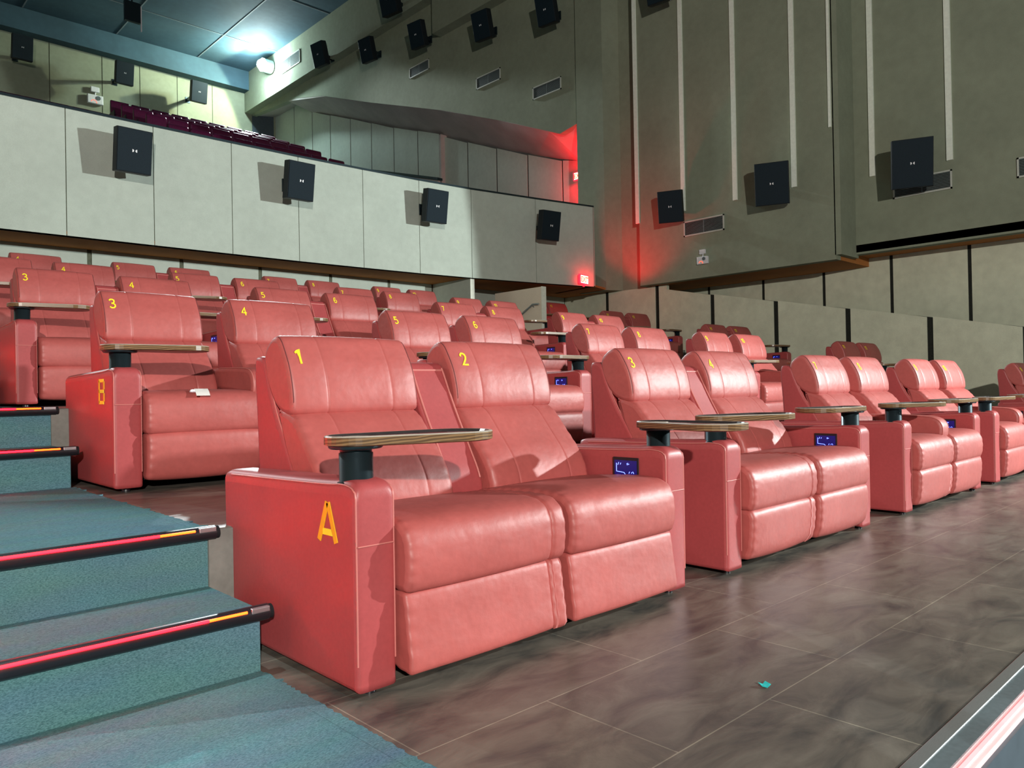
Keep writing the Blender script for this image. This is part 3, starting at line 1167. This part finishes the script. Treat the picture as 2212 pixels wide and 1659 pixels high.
def make_armpad():
    b = MB()
    P = [(.02, .50), (-.005, .505), (-.012, .54), (-.010, .60), (.03, .648), (.12, .665), (.55, .675), (.66, .66), (.66, .545), (.30, .53), (.10, .505)]
    cushion(b, P, .755, .905, r=.022, bulge=.003)
    o = b.build('center_armrest', LEATHER, None)
    for xx in (.764, .896):
        b = MB()
        piping(b, P, xx, rng=lambda q: q[0] < .5, r=.003)
        b.build('piping', PIPING, o)
    return o


unit_proto = make_unit()
index_kids()
pad_proto = make_armpad()
index_kids()
COLX = [1.233, 3.313, 5.640, 7.800, 11.64]
WORDS = ['zero', 'one', 'two', 'three', 'four', 'five', 'six', 'seven', 'eight', 'nine', 'ten', 'eleven', 'twelve']
NUM = {'A': ['1', '2', '3', '4', '7', '8', '9', '10', '11', '12']}
for r in 'BCDE':
    NUM[r] = [str(i) for i in range(3, 13)]
digit_cache = {}
ORD = {'A': 'front row', 'B': 'second row', 'C': 'third row', 'D': 'fourth row', 'E': 'rear row'}
TRAY_ANG = {('A', 0, 'l'): -14, ('A', 0, 'r'): -99, ('A', 1, 'l'): -20, ('A', 1, 'r'): -190, ('A', 2, 'l'): -18, ('A', 2, 'r'): -188,
            ('B', 0, 'l'): 0, ('A', 4, 'l'): -15}


def digit_obj(s, k, parent):
    key = (s, k)
    if key in digit_cache:
        o = digit_cache[key].copy()
        COL.objects.link(o)
        o.parent = parent
        return o
    bx0 = SEAT_X[k][0]
    cx = bx0+(.058 if k == 0 else .085)
    z0 = 1.042

    def fn(u, v, h):
        y, nn = head_at(min(z0+v*.93, 1.135))
        fr = (cx+u-bx0)/(SEAT_X[k][1]-bx0)
        bl = BULGE_H*max(0, math.sin(math.pi*fr))**.6
        return (cx+u, y+nn.x*(h+.0015+bl), z0+v*.93+nn.y*(h+.0015+bl))
    o = number_on('seat_number', s, .060 if len(s) == 1 else .054, fn, YEL, parent)
    digit_cache[key] = o
    return o


# closed footrests of the other recliners: upright, with a rounded lower edge
FOOT2 = [(.08, .296), (.01, .306), (-.040, .303), (-.056, .280), (-.056, .20), (-.044, .10), (-.020, .058), (.02, .052), (.06, .07), (.08, .16)]
foot_alt = []
for fx0, fx1 in FRONT_X:
    b = MB()
    cushion(b, FOOT2, fx0+.004, fx1-.004, r=.020, bulge=.012, wr=(.0020, .0008), ds=.011)
    foot_alt.append(b.mesh('footrest_closed', LEATHER))
b = MB()
cushion(b, [(y+.016 if y < .0 else y, z-.004) for y, z in FOOT2], .802, .878, r=.018, bulge=.006, wr=(.002, .002))
strip_alt = b.mesh('leg_strip_closed', LEATHER)

first = True
gone = []
for ri, r in enumerate('ABCDE'):
    for c in range(5):
        if first:
            u = unit_proto
            first = False
        else:
            u = copy_tree(unit_proto)
        u.location = (COLX[c], FRONT[ri], FZ[ri])
        heads = [o for o in (KIDS.get(u.name) or []) if o.name.startswith('headrest')]
        kids = KIDS.get(u.name)
        n1, n2 = NUM[r][2*c], NUM[r][2*c+1]
        down = (r == 'A' and c in (2, 3)) or r == 'B' or (r == 'D' and c == 2)
        if u is not unit_proto:
            ft = sorted([o for o in kids if o.name.startswith('footrest')], key=lambda o: o.data.vertices[0].co.x)
            for o, me in zip(ft, foot_alt):
                o.data = me
        for o in list(kids):
            if u is not unit_proto and o.name.startswith('center_leg_strip'):
                o.data = strip_alt
            if down and o.name.startswith('center_back_panel'):
                gone.extend(KIDS.get(o.name, [])+[o])
                continue
            if o.name.startswith('tray') and not o.name.startswith('tray_post'):
                s = o['side']
                a = TRAY_ANG.get((r, c, s), (-10 if s == 'l' else -186)+random.uniform(-7, 7))
                o.rotation_euler = (0, 0, R_(a))
                o.location.z = {('A', 0, 'l'): .766, ('A', 0, 'r'): .744}.get((r, c, s), .752)
        for k in (0, 1):
            d = digit_obj((n1, n2)[k], k, u)
            d['label'] = 'yellow number %s' % (n1, n2)[k]
        if down:
            if pad_proto is not None and not pad_proto.parent:
                p = pad_proto
                p.parent = u
            else:
                p = copy_tree(pad_proto, u)
        extra = ''
        if c == 0 and r == 'A':
            extra = ', letter A on its arm'
        elif c == 0 and r == 'B':
            extra = ', letter B on its arm'
        tag(u, 'red leather double recliner, %s, numbered %s and %s%s' % (ORD[r], WORDS[int(n1)], WORDS[int(n2)], extra), 'recliner', 'red leather recliners in the %s' % ORD[r])
        if c == 0 and r in 'AB':
            ltr = MB()
            # drawn strokes of the letters, on the outer side of the left arm (y grows to the left in the picture)
            X = -.0015

            def bar(y0, z0, y1, z1, wd, bb):
                d = Vector((0, y1-y0, z1-z0)).normalized()
                nn = Vector((0, -d.z, d.y))*wd/2
                p = [Vector((X, y0, z0)), Vector((X, y1, z1))]
                q = [p[0]+nn, p[1]+nn, p[1]-nn, p[0]-nn]
                off = Vector((.004, 0, 0))
                vs = [v-off*.4 for v in q]+[v+off for v in q]
                bb.add(vs, [(0, 1, 2, 3), (7, 6, 5, 4), (0, 4, 5, 1), (1, 5, 6, 2), (2, 6, 7, 3), (3, 7, 4, 0)])
            l2 = MB()
            if r == 'A':
                bar(.210, .462, .158, .585, .020, ltr)
                bar(.106, .462, .152, .585, .020, ltr)
                bar(.185, .492, .128, .492, .020, l2)
            else:
                bar(.235, .470, .235, .595, .018, ltr)
                bar(.150, .480, .150, .525, .018, ltr)
                bar(.150, .545, .150, .588, .018, ltr)
                for zz in (.474, .535, .592):
                    bar(.235, zz, .155, zz, .018, l2)
            lo = ltr.build('row_letter', ORA, u)
            l2.build('crossbar', YEL, lo)

for o in gone:
    bpy.data.objects.remove(o, do_unlink=True)
index_kids()

# small things on the floor and seats
b = MB()
b.add([(0, 0, 0), (.030, .004, .001), (.034, .026, .004), (.012, .022, .002), (.004, .034, .007), (-.006, .014, .002)], [(0, 1, 2, 3, 4, 5), (5, 4, 3, 2, 1, 0)])
b.add([(p[0], p[1], p[2]+.0015) for p in [(0, 0, 0), (.030, .004, .001), (.034, .026, .004), (.012, .022, .002), (.004, .034, .007), (-.006, .014, .002)]], [(0, 1, 2, 3, 4, 5)])
tag(b.build('foil_scrap', CYAN, loc=(2.17, 1.18, .002)), 'tiny shiny cyan scrap lying on the dark floor in front of the recliners', 'scrap')
b = MB()
for i in range(7):
    t0 = i/6
    b.add([], [])
vs = []
for i in range(7):
    t0 = i/6
    y = .0+.075*t0
    z = .004*math.sin(t0*math.pi)
    vs += [(.0+.012*t0, y, z), (.075+.012*t0, y, z)]
fs = [(2*i, 2*i+1, 2*i+3, 2*i+2) for i in range(6)]
b.add(vs+[(x, y, z+.0012) for x, y, z in vs], fs+[tuple(reversed([j+14 for j in f])) for f in fs])
tag(b.build('paper_slip', PAPER, loc=(1.233+.40, FRONT[1]-.085, FZ[1]+.502)), 'small white paper slip on seat 3 of the second row', 'paper')


bpy.data.objects['paper_slip'].rotation_euler = (R_(30), 0, 0)

# ================================================================== WALL THINGS
def speaker(loc, rz, tilt, label, group, scale=1.0):
    """front faces -y before turning"""
    t = empty('wall_speaker', loc, rz)
    tag(t, label, 'speaker', group)
    W2, H2, D = .245*scale, .315*scale, .30*scale
    rt = Matrix.Rotation(R_(tilt), 3, 'X')
    b = MB()
    # cabinet: wide front, narrower chamfered back
    fr = [(-W2, -H2), (W2, -H2), (W2, H2), (-W2, H2)]
    bk = [(-W2*.45, -H2*.72), (W2*.45, -H2*.72), (W2*.45, H2*.9), (-W2*.45, H2*.9)]
    y0, ym, y1 = -D*.5, D*.05, D*.5
    vs = [rt @ Vector((x, y0, z)) for x, z in fr]+[rt @ Vector((x, ym, z)) for x, z in fr]+[rt @ Vector((x, y1, z)) for x, z in bk]
    fs = [(0, 1, 2, 3), (11, 10, 9, 8)]
    for j in (0, 4):
        for i in range(4):
            fs.append((j+i, j+(i+1) % 4, j+4+(i+1) % 4, j+4+i))
    b.add(vs, fs)
    b.build('cabinet', SPK, t, bevel=.008)
    b = MB()
    e = .012
    b.box((-W2+e, y0-.012, -H2+e), (W2-e, y0+.002, H2-e), rot=rt, piv=(0, 0, 0))
    b.build('grille', SPKGR, t, bevel=.004)
    b = MB()
    # emblem: two facing half discs
    for sg in (-1, 1):
        pts = []
        for i in range(9):
            a = -math.pi/2+math.pi*i/8
            pts.append((sg*(.033-.024*math.cos(a)*1.0), .022*math.sin(a)))
        vs = [rt @ Vector((x, y0-.016, z)) for x, z in pts]+[rt @ Vector((x, y0-.010, z)) for x, z in pts]
        n = len(pts)
        b.add(vs, [tuple(range(n)), tuple(range(2*n-1, n-1, -1))]+[(i, (i+1) % n, (i+1) % n+n, i+n) for i in range(n)])
    b.build('emblem', WHITEPL, t)
    b = MB()
    br = .22*scale if group != 'speakers on the balcony back wall' else .86
    b.box((-.05, y1-.02, -.05), (.05, y1+br, .05))
    b.box((-.09, y1+br-.02, -.11), (.09, y1+br+.015, .11))
    b.build('bracket', METAL_DK, t, bevel=.003)
    return t


g1 = 'speakers on the balcony front'
for i, (x, y, z) in enumerate([(3.71, 11.98, 4.53), (6.36, 11.96, 4.55), (9.20, 11.86, 4.53), (12.03, 11.50, 4.47)]):
    speaker((x, y, z), (0, 0, R_(-4), R_(-8))[i], 9, 'black speaker on the balcony front, %s from the left' % ['first', 'second', 'third', 'fourth'][i], g1, 1.0)
g2 = 'speakers low on the right side wall'
for i, (x, y, z) in enumerate([(14.12, 9.72, 4.87), (14.06, 7.32, 4.86), (14.60, 4.95, 4.82)]):
    speaker((x, y, z), R_(-90+24), 12, ['black speaker beside the vent near the red glow on the right wall', 'black speaker between two pale battens on the right wall', 'black speaker over a vent at the right edge of the picture'][i], g2, (1.08, 1.28, 1.34)[i])
g3 = 'speakers high on the balcony side wall'
for i, (x, y, z) in enumerate([(13.80, 24.0, 12.85), (13.80, 21.0, 12.0), (13.80, 18.3, 11.55), (13.85, 15.45, 10.82), (13.85, 13.05, 10.35), (13.9, 9.75, 9.65), (13.7, 19.55, 13.05)]):
    speaker((x, y, z), R_(-90+8), 14, 'black speaker high on the side wall, %s from the floodlight' % ['first', 'second', 'third', 'fourth', 'fifth', 'sixth', 'topmost one counted'][i], g3, (1.25, 1.15, 1.15, 1.15, 1.1, 1.1, 1.4)[i])
g4 = 'speakers on the balcony back wall'
for i, (x, y, z) in enumerate([(11.75, 29.95, 12.75), (9.05, 29.95, 12.75), (5.85, 29.95, 12.75)]):
    speaker((x, y, z), 0, 10, ['black speaker on the balcony back wall nearest the floodlight', 'dark speaker over the small white emergency lamp on the back wall', 'dark speaker in the shadow at the far left of the back wall'][i], g4, 1.25)


def vent(loc, w, h, label, group):
    t = empty('air_vent', loc, R_(-90))
    tag(t, label, 'vent', group)
    b = MB()
    f = .028
    for a, c in (((-w/2, -.012, -h/2), (w/2, .01, -h/2+f)), ((-w/2, -.012, h/2-f), (w/2, .01, h/2)), ((-w/2, -.012, -h/2), (-w/2+f, .01, h/2)), ((w/2-f, -.012, -h/2), (w/2, .01, h/2))):
        b.box(a, c)
    b.build('frame', VENTF, t)
    b = MB()
    n = 11
    for i in range(n):
        z = -h/2+f+(h-2*f)*(i+.5)/n
        b.box((-w/2+f, -.004, z-.005), (w/2-f, .010, z+.004))
    b.box((-.008, -.006, -h/2+f), (.008, .01, h/2-f))
    b.build('slats', VENTS, t)
    b = MB()
    b.box((-w/2+.01, .008, -h/2+.01), (w/2-.01, .012, h/2-.01))
    b.build('backing', GAP, t)
    return t


vent((14.405, 9.10, 4.385), 1.0, .335, 'grey slatted vent low on the side wall beside a speaker', 'vents on the side wall')
vent((15.08, 4.94, 4.53), 1.0, .34, 'grey slatted vent behind the rightmost speaker', 'vents on the side wall')
vent((15.08, 2.95, 4.50), 1.0, .34, 'grey slatted vent cut off by the right edge of the picture', 'vents on the side wall')
vent((14.435, 13.72, 8.75), 1.02, .33, 'grey slatted vent high on the side wall, nearest the red exit glow', 'vents on the side wall')
vent((14.435, 15.99, 9.70), 1.02, .33, 'grey slatted vent high on the side wall, middle one of three', 'vents on the side wall')
vent((14.435, 19.2, 11.0), 1.02, .33, 'grey slatted vent high on the side wall under the third speaker', 'vents on the side wall')
vent((14.10, 26.9, 13.62), 1.5, .5, 'pale framed vent right beside the bright floodlight', 'vents on the side wall')


def exit_sign(loc, rz, label):
    t = empty('exit_sign', loc, rz)
    tag(t, label, 'exit sign', 'red exit signs')
    b = MB()
    b.box((-.20, -.02, -.11), (.20, .03, .11))
    b.build('case', EXIT_CASE, t, bevel=.01)
    b = MB()
    b.box((-.155, -.026, -.085), (.165, -.018, .085))
    b.build('glowing_panel', EXIT_GLOW, t)
    text_on('lettering', 'EXIT', .165, lambda u, v, h: (u+.005, -.028-h, v-.058), EXIT_RED, t)
    b = MB()
    b.lathe((0, 0, -.16), [(.02, 0), (.03, .02), (.01, .05)], n=10)
    b.build('test_button', EXIT_CASE, t)
    return t


exit_sign((13.20, 11.50, 3.40), R_(12), 'red glowing exit sign at the lower right corner of the balcony front')
lamp('SPOT', 'exit_lamp_low', (13.40, 11.30, 3.46), 75, (1.0, 0.01, 0.02), aim=(14.6, 10.75, 4.5), shadow_soft_size=.08, spot_size=R_(95), spot_blend=.6)
lamp('POINT', 'exit_lamp_glow', (13.30, 11.32, 3.42), 5, (1.0, 0.01, 0.02), shadow_soft_size=.08)
exit_sign((15.45, 13.55, 6.62), R_(-90), 'red glowing exit sign on the balcony side wall')
lamp('POINT', 'exit_lamp_high', (15.20, 13.30, 6.55), 60, (1.0, 0.01, 0.02), shadow_soft_size=.08)


def emergency(loc, rz, s, label):
    t = empty('emergency_light', loc, rz)
    tag(t, label, 'emergency light', 'white emergency lights')
    b = MB()
    b.box((-.14*s, -.07*s, -.11*s), (.14*s, .0, .06*s))
    b.build('battery_box', WHITEPL, t, bevel=.012*s)
    b = MB()
    b.tube([(0, -.03*s, .06*s), (0.01*s, -.035*s, .13*s)], .012*s)
    b.build('neck', WHITEPL, t)
    b = MB()
    b.box((-.075*s, -.06*s, .12*s), (.075*s, -.01*s, .22*s))
    b.build('lamp_head', WHITEPL, t, bevel=.008*s)
    b = MB()
    b.lathe((0, 0, 0), [(.04*s, 0), (.04*s, .01*s)], n=16)
    d = b.build('dial', GREYTR, t)
    d.location = (.05*s, -.07*s, .005)
    d.rotation_euler = (R_(90), 0, 0)
    b = MB()
    for i in range(8):
        a = math.pi*i/8
        a2 = math.pi*(i+1)/8
        b.box((-.03*s+.05*s*math.cos(a)-.006, -.074*s, -.10*s+.05*s*math.sin(a)), (-.03*s+.05*s*math.cos(a)+.006, -.071*s, -.088*s+.05*s*math.sin(a)))
    b.build('red_mark', EXIT_RED, t)
    return t


emergency((14.41, 9.12, 3.66), R_(-90), .95, 'small white emergency light low on the right wall below the vent')
emergency((8.35, 30.98, 11.95), 0, 1.9, 'small white emergency light on the balcony back wall')

# floodlight
t = empty('floodlight', (13.70, 28.4, 13.88))
tag(t, 'blazing white floodlight in the far upper corner of the balcony', 'floodlight')
b = MB()
b.tube([(0, 0, 0), (.36, .02, .0)], .26, n=20)
b.build('housing', mat('flood_body', (0.35, 0.42, 0.40), .5, noise=[(10, .1)]), t)
b = MB()
b.tube([(.3, .0, 0), (.40, 0, 0)], .04)
b.box((.37, -.12, -.15), (.41, .12, .15))
b.build('bracket', METAL_DK, t)
b = MB()
b.lathe((0, 0, 0), [(.25, 0), (.25, .03), (.12, .05)], n=24)
l = b.build('lens', LAMP_LENS, t)
l.rotation_euler = (0, R_(-90), 0)
l.location = (-.01, 0, 0)
b = MB()
b.tube([(-.02, -.05, -.05), (-.10, -.16, -.06)], .20, n=20)
b.build('lamp_glass', LAMP_LENS, t)

# hanging panel under the ceiling with a bright edge
t = empty('hanging_panel', (7.95, 24.6, 12.07))
tag(t, 'dark hanging ceiling panel with a thin bright white edge, top left', 'panel')
b = MB()
b.box((-.45, 0, 0.25), (0, .12, .85))
b.box((-.25, .04, .85), (-.21, .08, 2.33))
b.build('panel', METAL_DK, t)
b = MB()
b.box((0.0, -.01, 0.0), (.03, .03, .76))
b.build('edge_strip', WHITEPL, t)

# ================================================================== BALCONY SEATS
def bal_seat():
    t = empty('cinema_seat')
    b = MB()
    P = [(.10, 1.02), (.05, 1.05), (.0, 1.02), (-.02, .80), (-.04, .50), (.02, .46), (.10, .50), (.12, .80)]
    cushion(b, P, -.255, .255, r=.03, ds=.05)
    b.build('backrest', BALSEAT, t)
    b = MB()
    P = [(-.0, .50), (-.30, .52), (-.46, .50), (-.50, .42), (-.44, .36), (-.0, .36)]
    cushion(b, P, -.25, .25, r=.04, ds=.08)
    b.build('seat', BALSEAT, t)
    b = MB()
    for x in (-.272, .272):
        b.box((x-.012, -.40, 0), (x+.012, .05, .62))
    b.build('side_frame', BLACKPL, t)
    return t


bp = bal_seat()
index_kids()
rows = [(20.0, 7.84), (21.0, 8.33), (22.0, 8.74), (23.0, 9.13), (24.0, 9.54)]
RN = ['nearest the parapet', 'second from the parapet', 'third from the parapet', 'fourth from the parapet', 'farthest back']
OW = ['first', 'second', 'third', 'fourth', 'fifth', 'sixth', 'seventh', 'eighth', 'ninth', 'tenth', 'eleventh', 'twelfth', 'thirteenth', 'fourteenth', 'fifteenth', 'sixteenth']
used = False
for ri, (y, zt) in enumerate(rows):
    xr = 11.95 if ri == 0 else 11.75
    n_r = 9
    for side, x0, cnt in (('right', xr, n_r), ('left', 6.15, 8 if ri < 4 else 7)):
        for k in range(cnt):
            x = x0-.575*k
            if used:
                s = copy_tree(bp)
            else:
                s = bp
                used = True
            s.location = (x, y+.0+.004*(x-8)**2*0, (zt if side == 'right' else 7.66+.345*(y-20))-(1.02 if side == 'right' else .95))
            tag(s, 'dark red balcony seat, %s from the right, %s block, row %s' % (OW[k], side, RN[ri]), 'seat', 'dark red balcony seats')
